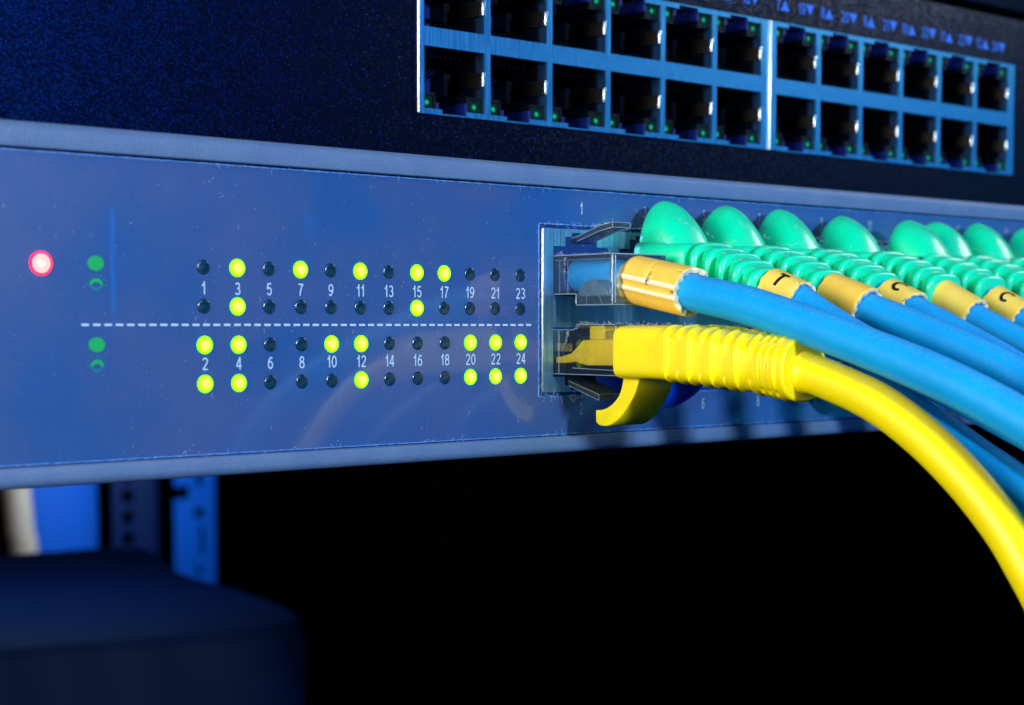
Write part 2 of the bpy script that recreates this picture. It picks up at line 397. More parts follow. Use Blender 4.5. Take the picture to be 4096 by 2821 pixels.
GLYPH['6'] = (.56, [GLYPH['6'][1][0], GLYPH['6'][1][1], GLYPH['6'][1][2]])
def text_faces(txt, h, wscale=1.0, wt=.12, gap=.09):
    """outline strokes of a string: (verts2d, faces, width), left-bottom at 0,0, height h"""
    vs, fs, x0 = [], [], 0.0
    for ch in txt:
        w_, strokes = GLYPH[ch]
        for st in strokes:
            b = len(vs); n = len(st)
            for i, (x, y) in enumerate(st):
                a, c = st[max(i-1, 0)], st[min(i+1, n-1)]
                dx, dy = c[0]-a[0], c[1]-a[1]; l = math.hypot(dx, dy) or 1
                nx, ny = -dy/l*wt/2, dx/l*wt/2
                vs += [((x0+x+nx)*h*wscale, (y+ny)*h), ((x0+x-nx)*h*wscale, (y-ny)*h)]
            fs += [(b+2*i, b+2*i+1, b+2*i+3, b+2*i+2) for i in range(n-1)]
        x0 += w_+gap
    return vs, fs, (x0-gap)*h*wscale
def flat_text(txt, cx, cz, y, h, ws, name, mat, parent):
    vs, fs, w_ = text_faces(txt, h, ws); mb = MB(); n = len(vs)
    mb.add([(cx-w_/2+a, y-.0006*(i//2), cz-h/2+b) for i, (a, b) in enumerate(vs)], fs)
    return mb.obj(name, mat, parent, origin=(cx, y, cz), smooth=False)
def rim_ring(mb, r0, r1, y0, mi, n=28):
    pr = [(r0, y0), ((r0+r1)/2, y0-.05), (r1, y0+.06), (r1, 0.02)]
    mb.loft([[(r*math.cos(2*PI*j/n), y, r*math.sin(2*PI*j/n)) for j in range(n)] for r, y in pr], mi, caps=(False, False))
def dome_mesh(name, rx, rz, h, mat, n=24, k=5, rim=None):
    """shallow lens bulging to -y, base centred at the origin"""
    mb = MB(); rings = []
    for i in range(k+1):
        a = (PI/2)*i/k; r = math.cos(a*.97)
        rings.append([(rx*r*math.cos(2*PI*j/n), -h*math.sin(a), rz*r*math.sin(2*PI*j/n)) for j in range(n)])
    mb.loft(rings, caps=(False, True))
    if rim: rim_ring(mb, rx*.97, rx+rim[0], -rim[1], 1)
    return mb.mesh(name, [mat]+([rim[2]] if rim else []))

# ================================================================== LOWER SWITCH
LOW = thing('network_switch', (100, 0, 2), 'blue-grey network switch with rows of green indicator lights and plugged-in patch cables', 'network switch')
XL, XR = -130.0, 330.0
ZB, ZT = -19.55, 24.25
MB().box(XL+2, XR-2, 1.6, 205, ZB+.6, ZT-.6).obj('chassis', CHASSIS, LOW)
def rail(sign, zi, zo):
    prof = []           # (y, z) closed outline, front towards -y
    h = abs(zo-zi); r = 1.15
    prof.append((1.5, 0)); prof.append((-.55, 0))
    prof.append((-.78, .12)); prof.append((-.85, .35))
    for i in range(7):
        a = PI/2*i/6; prof.append((-.85+r*(1-math.cos(a)), h-r+r*math.sin(a)))
    prof.append((1.5, h))
    mb = MB(); n = 46; ring_ = []
    for i in range(n+1):
        x = XL+(XR-XL)*i/n
        ring_.append([(x, y, zi+sign*z) for y, z in prof])
    mb.loft(ring_); return mb
rl = rail(1, 21.05, ZT).obj('bezel_rail', BEZEL, LOW); rl.data.set_sharp_from_angle(angle=math.radians(35))
rl = rail(-1, -16.95, ZB).obj('bezel_rail', BEZEL, LOW); rl.data.set_sharp_from_angle(angle=math.radians(35))
MB().box(XL, XR, .3, 1.5, -16.95, 21.05).obj('groove', GROOVE, LOW)
FX0, FX1, FZ0, FZ1 = 5.4, 182.2, -10.75, 15.35      # cut-out in the film round the port cages
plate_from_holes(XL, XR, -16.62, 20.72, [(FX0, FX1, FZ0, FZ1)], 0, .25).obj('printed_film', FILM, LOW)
def wavy_strip(x0, x1, z, hh, y, amp, seed):
    rnd = random.Random(seed); mb = MB(); n = int((x1-x0)/.55); top = []; bot = []
    for i in range(n+1):
        x = x0+(x1-x0)*i/n; top.append((x, z+hh/2+rnd.uniform(-amp, amp))); bot.append((x, z-hh/2+rnd.uniform(-amp*.5, amp*.5)))
    for i in range(n):
        a, b, c, d = bot[i], bot[i+1], top[i+1], top[i]
        mb.add([(a[0], y, a[1]), (b[0], y, b[1]), (c[0], y, c[1]), (d[0], y, d[1]), (a[0], y+.1, a[1]), (b[0], y+.1, b[1]), (c[0], y+.1, c[1]), (d[0], y+.1, d[1])],
               [(0, 1, 2, 3), (3, 2, 6, 7), (0, 4, 5, 1)])
    return mb
wavy_strip(XL, XR, 20.78, .16, -.08, .025, 1).obj('film_edge', FILM_EDGE, LOW)
wavy_strip(XL, XR, -16.68, .14, -.08, .025, 2).obj('film_edge', FILM_EDGE, LOW)
# thin ragged lip round the cut-out
mb = MB(); rnd = random.Random(5)
def lip(p0, p1, nrm):
    L = math.hypot(p1[0]-p0[0], p1[1]-p0[1]); n = int(L/.35)
    q = [(p0[0]+(p1[0]-p0[0])*i/n, p0[1]+(p1[1]-p0[1])*i/n) for i in range(n+1)]
    o = [(a+nrm[0]*(.14+rnd.uniform(-.06, .08)), b+nrm[1]*(.14+rnd.uniform(-.06, .08))) for a, b in q]
    for i in range(n):
        mb.add([(q[i][0], -.07, q[i][1]), (q[i+1][0], -.07, q[i+1][1]), (o[i+1][0], -.02, o[i+1][1]), (o[i][0], -.02, o[i][1])], [(0, 1, 2, 3)], 0, True)
lip((FX0, FZ0), (FX0, FZ1), (-1, 0)); lip((FX0, FZ1), (FX1, FZ1), (0, 1)); lip((FX0, FZ0), (FX1, FZ0), (0, -1))
mb.obj('film_edge', FILM_EDGE, LOW)

# indicator lights
LEDX = [-52.55, -47.5, -42.65, -37.65, -32.75, -27.8, -22.9, -17.92, -12.95, -8.16, -3.33, 1.63]
ROWS = [7.52, 2.5, -2.5, -7.52]
LIT = [{3, 7, 11, 15, 17}, {3, 15}, {2, 4, 10, 12, 20, 22, 24}, {2, 4, 12, 20, 22, 24}]
led_on = dome_mesh('indicator_light', 1.06, 1.06, .35, LED_ON, rim=(.09, .08, RIM_GREEN))
led_off = dome_mesh('indicator_light', .98, .98, .12, LED_OFF)
rim_mb = MB()
rim_mb.loft([[(r*math.cos(2*PI*j/28), y, r*math.sin(2*PI*j/28)) for j in range(28)] for r, y in ((1.0, .0), (1.0, -.05), (1.07, -.03), (1.1, 0))], caps=(False, False))
for ri, z in enumerate(ROWS):
    for ci, x in enumerate(LEDX):
        num = 2*ci+1+(ri >= 2)
        on = num in LIT[ri]
        o = place(led_on if on else led_off, 'indicator_light', LOW, (x+(.08 if ri > 1 else 0), -.03, z))
        if on: o['label'] = 'lit yellow-green indicator light'
for ci, x in enumerate(LEDX):
    flat_text(str(2*ci+1), x, 4.82, -.05, 1.62, .93, 'printed_number', INK, LOW)
    flat_text(str(2*ci+2), x+.08, -4.93, -.05, 1.62, .93, 'printed_number', INK, LOW)
o = place(dome_mesh('power_light', 1.22, 1.22, .45, LED_RED, rim=(.16, .14, RIM_RED)), 'power_light', LOW, (-74.75, -.03, 7.46)); o['label'] = 'glowing red power light'
# dashes
nd = 48; dx0, dx1 = -69.64, 3.75
dash = MB().box(0, 1.0, -.02, .02, -.14, .14).mesh('dash', INK)
for i in range(nd):
    place(dash, 'dash', LOW, (dx0+(dx1-1.0-dx0)*i/(nd-1), -.04, .1))
# green symbols
dot = MB(); dot.loft([[(1.1*math.cos(2*PI*j/32), y, .9*math.sin(2*PI*j/32)) for j in range(32)] for y in (.02, -.02)])
dotm = dot.mesh('printed_dot', INK_GREEN, smooth=False)
sun = MB()
def arc(mb, r0x, r0z, r1x, r1z, a0, a1, cz, n, mi):
    vs = []
    for i in range(n+1):
        a = a0+(a1-a0)*i/n
        vs += [(r0x*math.cos(a), 0, cz+r0z*math.sin(a)), (r1x*math.cos(a), 0, cz+r1z*math.sin(a))]
    mb.add(vs, [(2*i, 2*i+2, 2*i+3, 2*i+1) for i in range(n)], mi)
arc(sun, .60, .36, .90, .86, .05, PI-.05, -.35, 16, 0)
arc(sun, .60, .30, .90, .72, PI-.05, 2*PI+.05, -.35, 16, 1)
for a in (0, 32, 62, 90, 118, 148, 180):
    a = math.radians(a); c, s_ = math.cos(a), math.sin(a)
    p = [(1.1, -.12), (1.45, -.12), (1.45, .12), (1.1, .12)]
    sun.add([(u*c-v*s_, 0, (u*s_+v*c)*.95-.3) for u, v in p], [(0, 1, 2, 3)], 1)
sunm = sun.mesh('printed_light_symbol', [INK_GREEN, INK_TEAL], smooth=False)
for z in (7.64, -2.35):
    place(dotm, 'printed_dot', LOW, (-67.62, -.04, z)); place(sunm, 'printed_light_symbol', LOW, (-67.6, -.05, z-2.35))

# lower port cages: four columns each
PORTX = [14.25+13.9*c+58.35*b for b in range(3) for c in range(4)]
def low_holes(x):   # stepped openings, latch up in the top row, latch down in the bottom row
    return [(x-5.8, x+5.85, 4.55, 12.15), (x-3.35, x+3.4, 12.15, 13.62), (x-1.95, x+2.0, 13.62, 14.25),
            (x-5.85, x+5.85, -7.82, -.25), (x-3.4, x+3.4, -9.28, -7.82), (x-2.1, x+2.1, -9.28-.72, -9.28)]
for b in range(3):
    x0 = 6.05+58.35*b; x1 = x0+57.9
    px = PORTX[4*b:4*b+4]
    mb = plate_from_holes(x0, x1, -10.2, 14.8, [h for x in px for h in low_holes(x)], .08, .5)
    cg = mb.obj('port_cage', CAGE, LOW, origin=(x0, 0, 2))
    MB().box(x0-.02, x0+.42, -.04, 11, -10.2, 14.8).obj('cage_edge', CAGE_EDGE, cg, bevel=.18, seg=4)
    MB().box(x0, x1, .5, 11, 14.5, 14.8).box(x0, x1, .5, 11, -10.2, -9.9).box(x1-.3, x1, .5, 11, -9.9, 14.5).obj('cage_side', CAGE, cg)
def housing(x, holes, zc, y0, depth, mat, back):
    """hollow moulded insert behind an opening"""
    a, b = min(h[0] for h in holes), max(h[1] for h in holes)
    c, d = min(h[2] for h in holes), max(h[3] for h in holes)
    mb = plate_from_holes(a-.35, b+.35, c-.2, d+.2, holes, y0, y0+depth)
    mb.box(a-.35, b+.35, y0+depth, y0+depth+.6, c-.2, d+.2, 1)
    return mb
for b in range(3):
    for k in range(4):
        x = PORTX[4*b+k]
        for row in (0, 1):
            hs = low_holes(x)[3*row:3*row+3]
            p = housing(x, hs, 0, .55, 12, None, None).obj('port', [PORTBLACK, PORTBLUE], LOW, origin=(x, 0, hs[0][2]))
            if b == 0 and k < 2:
                pm = MB(); zz, sg = (4.9, 1) if row == 0 else (-.6, -1)
                for q in range(8):
                    pm.box(x-3.6+q*1.02, x-3.25+q*1.02, 3, 11, zz, zz+sg*.3)
                tag(pm.obj('contact_pins', GOLD, p), kind='stuff')
for i, x in enumerate(PORTX):
    zt = 18.05+.04*i
    flat_text(str(2*i+1), x-.1 if i < 4 else x, zt, -.05, 1.8, .72, 'printed_number', INK if i == 0 else INK_DIM, LOW)
    flat_text(str(2*i+2), x, -12.9, -.05, 1.8, .72, 'printed_number', INK_DIM, LOW)

# lint caught on the film edges, too small and many to count
mb = MB(); rnd = random.Random(11)
def fibre(x, z, L, y=-.1, r=.016):
    a = rnd.uniform(0, 2*PI); da = rnd.uniform(-1.4, 1.4); p = Vector((x, y, z)); pts = [p.copy()]
    for i in range(5):
        a += da/4; p = p+Vector((math.cos(a), rnd.uniform(-.35, .15), math.sin(a)))*(L/5); pts.append(p.copy())
    fr = frames(pts); mb.loft([ring(f, r, r, 2, 4) for f in fr], smooth=True)
for i in range(80): fibre(rnd.uniform(-60, 90), 20.8+rnd.gauss(0, .12), rnd.uniform(.25, .9))
for i in range(60): fibre(rnd.uniform(-60, 60), -16.7+rnd.gauss(0, .1), rnd.uniform(.25, .9))
for i in range(70): fibre(rnd.uniform(5, 30), -10.8+rnd.gauss(0, .12), rnd.uniform(.3, 1.2))
for i in range(50): fibre(rnd.uniform(5.5, 28), 15.3+rnd.gauss(0, .12), rnd.uniform(.3, 1.1))
for i in range(40): fibre(5.4+rnd.gauss(0, .12), rnd.uniform(-10.5, 15.3), rnd.uniform(.3, .9))
for i in range(26): fibre(rnd.uniform(-55, 22), rnd.uniform(-15, 19.5), rnd.uniform(.2, .8), -.03)
tag(mb.obj('lint', m_flat('lint_fibre', rgb(190, 214, 240), .8), LOW), kind='stuff')

# ================================================================== UPPER SWITCH
UY = 22.5
UP = thing('network_switch', (100, UY, 45), 'black network switch with two rows of empty ports, above the blue-grey one', 'network switch')
UX0, UX1 = -.35, 167.9
plate_from_holes(-150, 330, 25.3, 68.2, [(UX0, UX1, 33.6, 58.2)], UY, UY+1.2).obj('faceplate', BLACKPAINT, UP)
MB().box(-148, 328, UY+13.5, UY+240, 25.6, 68).obj('chassis', CHASSIS, UP)
UPORT = [(.85+13.72*k, 12.45) for k in range(6)]+[(86.3+13.44*k, 11.95) for k in range(6)]
ZM = 45.85
def up_holes(x0, wd, row):
    # main opening, latch notch; row 0 = lower
    if row == 0: return [(x0, x0+wd, ZM-11.35, ZM-1.5), (x0+3.6, x0+8.5, ZM-12.0, ZM-11.35)]
    return [(x0, x0+wd, ZM+1.5, ZM+11.35), (x0+3.6, x0+8.5, ZM+11.35, ZM+12.0)]
for b in range(2):
    x0, x1 = (UX0+.02, 83.35) if b == 0 else (84.5, UX1-.02)
    px = UPORT[6*b:6*b+6]
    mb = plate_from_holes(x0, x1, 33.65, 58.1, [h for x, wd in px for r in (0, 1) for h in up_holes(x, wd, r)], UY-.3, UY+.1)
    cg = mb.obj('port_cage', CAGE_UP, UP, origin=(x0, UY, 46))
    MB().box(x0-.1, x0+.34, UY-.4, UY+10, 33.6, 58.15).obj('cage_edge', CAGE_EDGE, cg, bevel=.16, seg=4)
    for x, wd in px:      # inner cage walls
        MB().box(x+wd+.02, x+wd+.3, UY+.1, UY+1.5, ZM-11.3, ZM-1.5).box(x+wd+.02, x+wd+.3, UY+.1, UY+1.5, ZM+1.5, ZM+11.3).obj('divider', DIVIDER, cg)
MB().box(83.5, 84.35, UY-.1, UY+8, 33.7, 58.1).obj('cage_seam', BRIGHT, UP)
def up_port(x0, wd, row):
    sg = -1 if row == 0 else 1
    z_in, z_out = ZM+sg*1.5, ZM+sg*11.35
    f = lambda d: z_in+sg*d          # d mm away from the crossbar
    lo, hi = sorted((z_in, z_out))
    zz = lambda a, b: tuple(sorted((f(a), f(b))))
    mb = MB()
    # moulded insert: walls, back wall, stepped blocks
    mb.box(x0-.6, x0+.05, UY+1.4, UY+12, lo, hi)
    mb.box(x0+wd-.5, x0+wd+.4, UY+1.5, UY+12, *zz(0, 2.9)); mb.box(x0+wd-.5, x0+wd+.4, UY+1.5, UY+12, *zz(5.6, 7.7))
    mb.box(x0+wd+.05, x0+wd+.4, UY+1.5, UY+12, *zz(2.9, 5.6))
    mb.box(x0-.6, x0+wd+.4, UY+1.2, UY+12, *zz(-.6, .15))
    mb.box(x0-.6, x0+wd+.4, UY+12, UY+12.6, lo-.5, hi+.5, 1)
    mb.box(x0+wd-1.7, x0+wd-.5, UY+8.2, UY+12, *zz(2.4, 6.1))
    mb.box(x0+2.6, x0+4.0, UY+9, UY+12, *zz(3.4, 7.4), 1)
    mb.box(x0+.1, x0+3.4, UY+10.6, UY+12, *zz(4.0, 6.6), 1)
    # block that carries the light pipes
    mb.box(x0+wd-3.3, x0+wd+.2, UY+.45, UY+11, *zz(7.25, 7.75)); mb.box(x0+wd-3.3, x0+wd-2.95, UY+.45, UY+11, *zz(7.75, 9.85))
    mb.box(x0-.2, x0+2.7, UY+.45, UY+5, *zz(7.15, 7.7)); mb.box(x0+2.3, x0+2.75, UY+.3, UY+5, *zz(7.7, 9.85))
    mb.box(x0+2.75, x0+3.55, UY+.5, UY+5, *zz(8.7, 9.85), 1)
    mb.box(x0+2.75, x0+8.6, UY+8, UY+11.9, *zz(7.2, 10.4))
    mb.box(x0+8.55, x0+9.1, UY+.1, UY+6, *zz(8.4, 10.4), 1)
    return mb
pin_mb = {}
pipe = {}
for row in (0, 1):
    for i, (x0, wd) in enumerate(UPORT):
        sg = -1 if row == 0 else 1
        z_in = ZM+sg*1.5
        f = lambda d: z_in+sg*d
        zz = lambda a, b: tuple(sorted((f(a), f(b))))
        org = (x0, UY, z_in)
        p = up_port(x0, wd, row).obj('port', [PORTBLACK, PORTBLUE], UP, origin=org)
        # spring tab folded round the right-hand wall
        zA, zB = zz(3.05, 5.45)
        t = MB().box(x0+wd-.42, x0+wd+.12, UY-.42, UY-.28, zA, zB).box(x0+wd-.42, x0+wd-.28, UY-.28, UY+.5, zA, zB)
        t.add([(x0+wd-.3, UY+.5, zA), (x0+wd-.3, UY+.5, zB), (x0+wd-1.25, UY+3.9, zB), (x0+wd-1.25, UY+3.9, zA),
               (x0+wd-.45, UY+.5, zA), (x0+wd-.45, UY+.5, zB), (x0+wd-1.4, UY+3.9, zB), (x0+wd-1.4, UY+3.9, zA)],
              [(0, 1, 2, 3), (7, 6, 5, 4), (0, 3, 7, 4), (1, 5, 6, 2)], 1)
        t.obj('spring_tab', [BRIGHT, GOLD], p, origin=(x0+wd, UY, (zA+zB)/2), bevel=.11, seg=3)
        for a, b_ in ((x0+.1, x0+2.25), (x0+wd-2.9, x0+wd-.1)):
            q = MB().box(a, b_, UY+.5, UY+4, *zz(7.8, 9.8)).obj('light_pipe', LED_GREEN, p, origin=((a+b_)/2+random.uniform(-.15, .15), UY+.5, f(8.8)))
            if i % 4 != 3 or True: pass
        pm = MB()
        for q in range(8):
            xx = x0+2.0+q*1.02
            pm.add([(xx, UY+2.2, f(1.2)), (xx+.32, UY+2.2, f(1.2)), (xx+.32, UY+10, f(3.6)), (xx, UY+10, f(3.6)),
                    (xx, UY+2.2, f(.9)), (xx+.32, UY+2.2, f(.9)), (xx+.32, UY+10, f(3.3)), (xx, UY+10, f(3.3))],
                   [(0, 1, 2, 3), (7, 6, 5, 4), (0, 3, 7, 4), (1, 5, 6, 2), (0, 4, 5, 1)])
        tag(pm.obj('contact_pins', GOLD, p), kind='stuff')
# thin folded lip under and over the latch notches
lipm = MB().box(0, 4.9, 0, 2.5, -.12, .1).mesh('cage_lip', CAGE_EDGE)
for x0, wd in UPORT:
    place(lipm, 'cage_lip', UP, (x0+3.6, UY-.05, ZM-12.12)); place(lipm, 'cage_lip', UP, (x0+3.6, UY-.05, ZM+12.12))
# printed port numbers: 'n' with a triangle
def tri(mb, cx, cz, s_, up_):
    k = 1 if up_ else -1
    mb.add([(cx-s_*.62, UY-.03, cz-k*s_/2), (cx+s_*.62, UY-.03, cz-k*s_/2), (cx, UY-.03, cz+k*s_/2)], [(0, 1, 2)])
def port_label(txt, cx, cz, up_):
    h = 2.1; vs, fs, w_ = text_faces(txt, h, .95, .14); mb = MB(); tot = w_+.3+2.3
    mb.add([(cx-tot/2+a, UY-.03-.0006*(i//2), cz-h/2+b) for i, (a, b) in enumerate(vs)], fs)
    tri(mb, cx-tot/2+w_+.3+1.15, cz, 2.05, up_)
    mb.obj('printed_number', INK_BLUE, UP, origin=(cx, UY, cz), smooth=False)
for i, (x0, wd) in enumerate(UPORT):
    zl = 61.5
    port_label(str(13+i), x0+wd-2.9, zl, False) if i < 11 else port_label('24', 161.8, zl-.1, False)
    port_label(str(1+i), x0+2.05, zl, True)

# panel above, only its lip shows in the corner
o = thing('blank_panel', (100, 20, 73), 'dark blank rack panel just above the black switch, top right corner', 'panel')
mb = MB().box(-150, 330, 21.5, 24, 69.6, 112); mb.obj('plate', BLACKPAINT, o, bevel=.6)
MB().box(-150, 330, 17.5, 21.5, 77.3, 78.6).obj('lip', m_flat('panel_lip', (.05, .08, .09, 1), .4), o, bevel=.4)

# ================================================================== CABLES
def jacket(name, pts, r, mat, parent, n=10, seg=28, wob=.02):
    path = catmull(pts, n); fr = frames(path); rnd = random.Random(len(pts)*7+int(abs(pts[0][0])*10))
    ph = [rnd.uniform(0, 6) for _ in range(3)]
    mb = MB(); rings = []
    for i, f in enumerate(fr):
        k = 1+wob*math.sin(i*.21+ph[0])*math.sin(i*.083+ph[1])
        rings.append(ring(f, r*k, r*k, 2, seg))
    mb.loft(rings); return mb.obj(name, mat, parent), path
def sleeve(parent, path, s0, s1, mat, txt=None, ro=3.35, ri=2.85, ridges=False, crack=None, tw=0.0, e=2.2):
    """marker sleeve round the jacket between arc lengths s0 and s1"""
    acc = [0.0]
    for a, b in zip(path, path[1:]): acc.append(acc[-1]+(b-a).length)
    fr = frames(path)
    def at(s):
        for i in range(len(acc)-1):
            if acc[i+1] >= s:
                t = (s-acc[i])/(acc[i+1]-acc[i])
                return tuple(fr[i][k].lerp(fr[i+1][k], t) for k in range(4))
        return fr[-1]
    # straight sleeve: one axis
    A, Bf = at(s0), at(s1); ax = (Bf[0]-A[0]); L = ax.length; t = ax.normalized()
    side = A[2]; side = (side-t*side.dot(t)).normalized(); up = side.cross(t); up = up if up.z > 0 else -up
    N = 144 if ridges else 96; rnd = random.Random(int(s0*13)+int(A[0].x))
    jw = [rnd.uniform(0, 6) for _ in range(4)]; jag0 = [.12*math.sin(3*2*PI*j/N+jw[0])+.1*math.sin(11*2*PI*j/N+jw[1]) for j in range(N)]; jag1 = [.12*math.sin(4*2*PI*j/N+jw[2])+.11*math.sin(13*2*PI*j/N+jw[3]) for j in range(N)]
    wav = [rnd.uniform(0, 6) for _ in range(3)]
    cj = [.22*math.sin(2*2*PI*j/N+1)+.08*math.sin(5*2*PI*j/N) for j in range(N)]
    def outer(th):
        k = 1.0
        if ridges:
            for c0, wd_, d in ((.16, .10, .085), (-.26, .10, .075)):
                k += d*math.exp(-((th-c0+PI) % (2*PI)-PI)**2/(2*wd_**2))
            k -= .035*math.exp(-(((th+.08)+PI) % (2*PI)-PI)**2/(2*.10**2))
        return k
    def inner(th): return 1+.04*math.sin(14*th+wav[0])*(.6+.4*math.sin(3*th))
    stations = [0, .12, .35]+[.35+(L-.7)*q/10 for q in range(1, 10)]+[L-.35, L-.12, L]
    if crack: stations = sorted(stations+[crack-.12, crack, crack+.12])
    rings = []
    for q, s in enumerate(stations):
        rr = ro; 
        if s in (0, L): rr = ro-.1
        row = []
        for j in range(N):
            th = 2*PI*j/N
            k = outer(th)
            ds = 0
            if s < .2: ds = jag0[j]
            if s > L-.2: ds = jag1[j]+.25*math.sin(th*2+wav[1])
            if crack and abs(s-crack) < .13:
                ds = cj[j]
                if s == crack and -1.3 < (th if th < PI else th-2*PI) < 1.3: k -= .03
            u, v = se(th, rr, rr, e); row.append(A[0]+t*(s+ds)+side*u*k+up*v*k)
        rings.append(row)
    mb = MB(); mb.loft(rings, 0, (False, False))
    def inn(s, jag, extra=0):
        row = []
        for j in range(N):
            th = 2*PI*j/N; u, v = se(th, ri*inner(th), ri*inner(th), 2)
            row.append(A[0]+t*(s+jag[j]+extra*math.sin(th*2+wav[1]))+side*u+up*v)
        return row
    mb.loft([rings[-1], inn(L, jag1, .25), inn(L-1.2, [0]*N), inn(.6, [0]*N), inn(0, jag0), rings[0]], 1, (False, False))
    if ridges:
        cnt = 0
        for fi in range(len(mb.f)):
            if mb.m[fi] == 0:
                th = 2*PI*((cnt % N)+.5)/N; th = (th+PI) % (2*PI)-PI; cnt += 1
                if abs(th-.16) < .085 or abs(th+.24) < .07: mb.m[fi] = 2
    o = mb.obj('marker_sleeve', [mat, CREAM, RIDGE_HIGHLIGHT], parent)
    if txt:
        vs, fs, w_ = text_faces(txt, 2.7, 1.0, .2); m2 = MB()
        th0 = math.radians(68+tw)         # angle from side (towards camera side) up over the top
        out = []
        for a, b in vs:
            th = th0+(b-1.35)/(ro+.04)
            q = .05+.0006*len(out); u, v = se(th, ro+q, ro+q, e); out.append(A[0]+t*(L*.46-w_/2+a)+side*u+up*v)
        m2.add(out, fs, 0, False); m2.obj('printed_letter', MARK, o)
    return o
def plug_body(parent, x, z0, z1, y_out, mat, sg=1, name='plug'):
    """clear modular plug; latch side is sg*z"""
    zl, zh = z0, z1
    mb = MB().box(x-5.7, x+5.7, y_out, 9, zl+.35, zh)
    return mb.obj(name, mat, parent, bevel=.22, seg=2)
def ribbed_boot(parent, x, zc0, sg, mat, y_end=-25.5, drop=3.4, nr=5):
    """rectangular boot that carries on as a row of flat discs; sg=+1 latch side up"""
    mb = MB()
    yf = -3.5
    mb.loft([ring((Vector((x, y, zc0)), Vector((0, -1, 0)), Vector((-1, 0, 0)), Vector((0, 0, 1))), a, b, 7, 48)
             for y, a, b in ((yf, 5.9, 3.85), (yf-.25, 6.2, 4.1), (-6.5, 6.2, 3.95), (-9, 6.1, 3.7), (-12.6, 5.7, 3.45), (-13.5, 5.4, 3.3), (-13.7, 4.2, 3.0))])
    body = mb.obj('boot', mat, parent)
    body.data.set_sharp_from_angle(angle=math.radians(60))
    cen = lambda y: zc0-drop*max(0, (-y-12)/13.0)**1.6
    core = MB(); rr = []
    for i in range(14):
        y = -13+(y_end+13)*i/13
        rr.append(ring((Vector((x, y, cen(y))), Vector((0, -1, 0)), Vector((-1, 0, 0)), Vector((0, 0, 1))), 3.6-.3*i/13, 3.72-.2*i/13, 3.4, 32))
    core.loft(rr); core.obj('boot_neck', mat, parent)
    rb = random.Random(int(x*10)+sg)
    MB().box(x-6.27, x-6.15, -12.4, -3.9, zc0-.08, zc0+.0).obj('mould_seam', mat, body)
    for q in range(nr):
        y = -15.0-(abs(y_end)-15.3)*q/(nr-1); tl = .22*q/(nr-1)
        a, b = 5.3-.75*q/(nr-1), 3.85-.15*q/(nr-1)
        tl += rb.uniform(-.05, .05); y += rb.uniform(-.12, .12); kk = rb.uniform(.97, 1.02); a *= kk; b *= rb.uniform(.98, 1.02)
        t = Vector((0, -math.cos(tl), -math.sin(tl))); up = Vector((0, -math.sin(tl), math.cos(tl)))
        c = Vector((x, y, cen(y)+.1)); th = .7
        d = MB(); d.loft([ring((c+t*s, t, Vector((-1, 0, 0)), up), a*k, b*k, 3.2, 48) for s, k in
                          ((-th, .7), (-th, .88), (-th*.8, .96), (-th*.4, .995), (0, 1), (th*.4, .995), (th*.8, .96), (th, .88), (th, .7))])
        d.obj('boot_rib', mat, parent, origin=tuple(c))
    return body
def hood(parent, x, zb, sg, mat, dy=0, seed=0, k=1.0):
    """shell shaped latch cover standing on the boot"""
    st = [(-1.9, .8, .8), (-2.3, 3.0, 3.6), (-3.0, 4.4, 5.7), (-4.0, 5.0, 6.55), (-5.2, 5.15, 6.65), (-6.6, 5.1, 6.3), (-7.9, 4.9, 5.5), (-9.1, 4.55, 4.4), (-10.1, 4.0, 3.1), (-10.9, 3.3, 1.7), (-11.5, 2.4, .5)]
    st = [(Vector(a)) for a in st]
    fine = [p for p in catmull(st, 3)]
    rh = random.Random(int(x*10)+sg*7); ph = [rh.uniform(0, 6), rh.uniform(0, 6), rh.uniform(1.0, 2.6), rh.uniform(-1, 1)]; lean = rh.uniform(-.05, .05)
    dy += rh.uniform(-.5, .3); k *= rh.uniform(.965, 1.01)
    mb = MB(); rings = []
    n = 26
    for p in fine:
        y, a, h = p
        row = []
        for j in range(n+1):
            th = PI*j/n
            u, v = se(th, max(a, .05), max(h, .05)*k, 1.92)
            q_ = 1+.018*math.sin(2.3*th+ph[0]+y*.35)+.014*math.sin(5*th+ph[1]-y*.8)
            dn = .30*math.exp(-((th-ph[2])/.42)**2-((y+6.5+ph[3])/2.0)**2)      # shallow dent pressed by a thumb
            row.append((x+u*q_+lean*v, y+dy, zb+sg*((v*1.04-dn)*q_-.35-.11*max(0, -y-3))))
        rings.append(row)
    mb.loft(rings, closed=False, caps=(True, True)); return mb.obj('latch_cover', mat, parent)

# ---- cable 1: bare clear plug, blue jacket, orange sleeve
x1 = PORTX[0]
C1 = thing('network_cable', (x1, 0, 8), 'blue network cable with bare clear plug and split orange sleeve, top left port', 'network cable')
mb = MB()
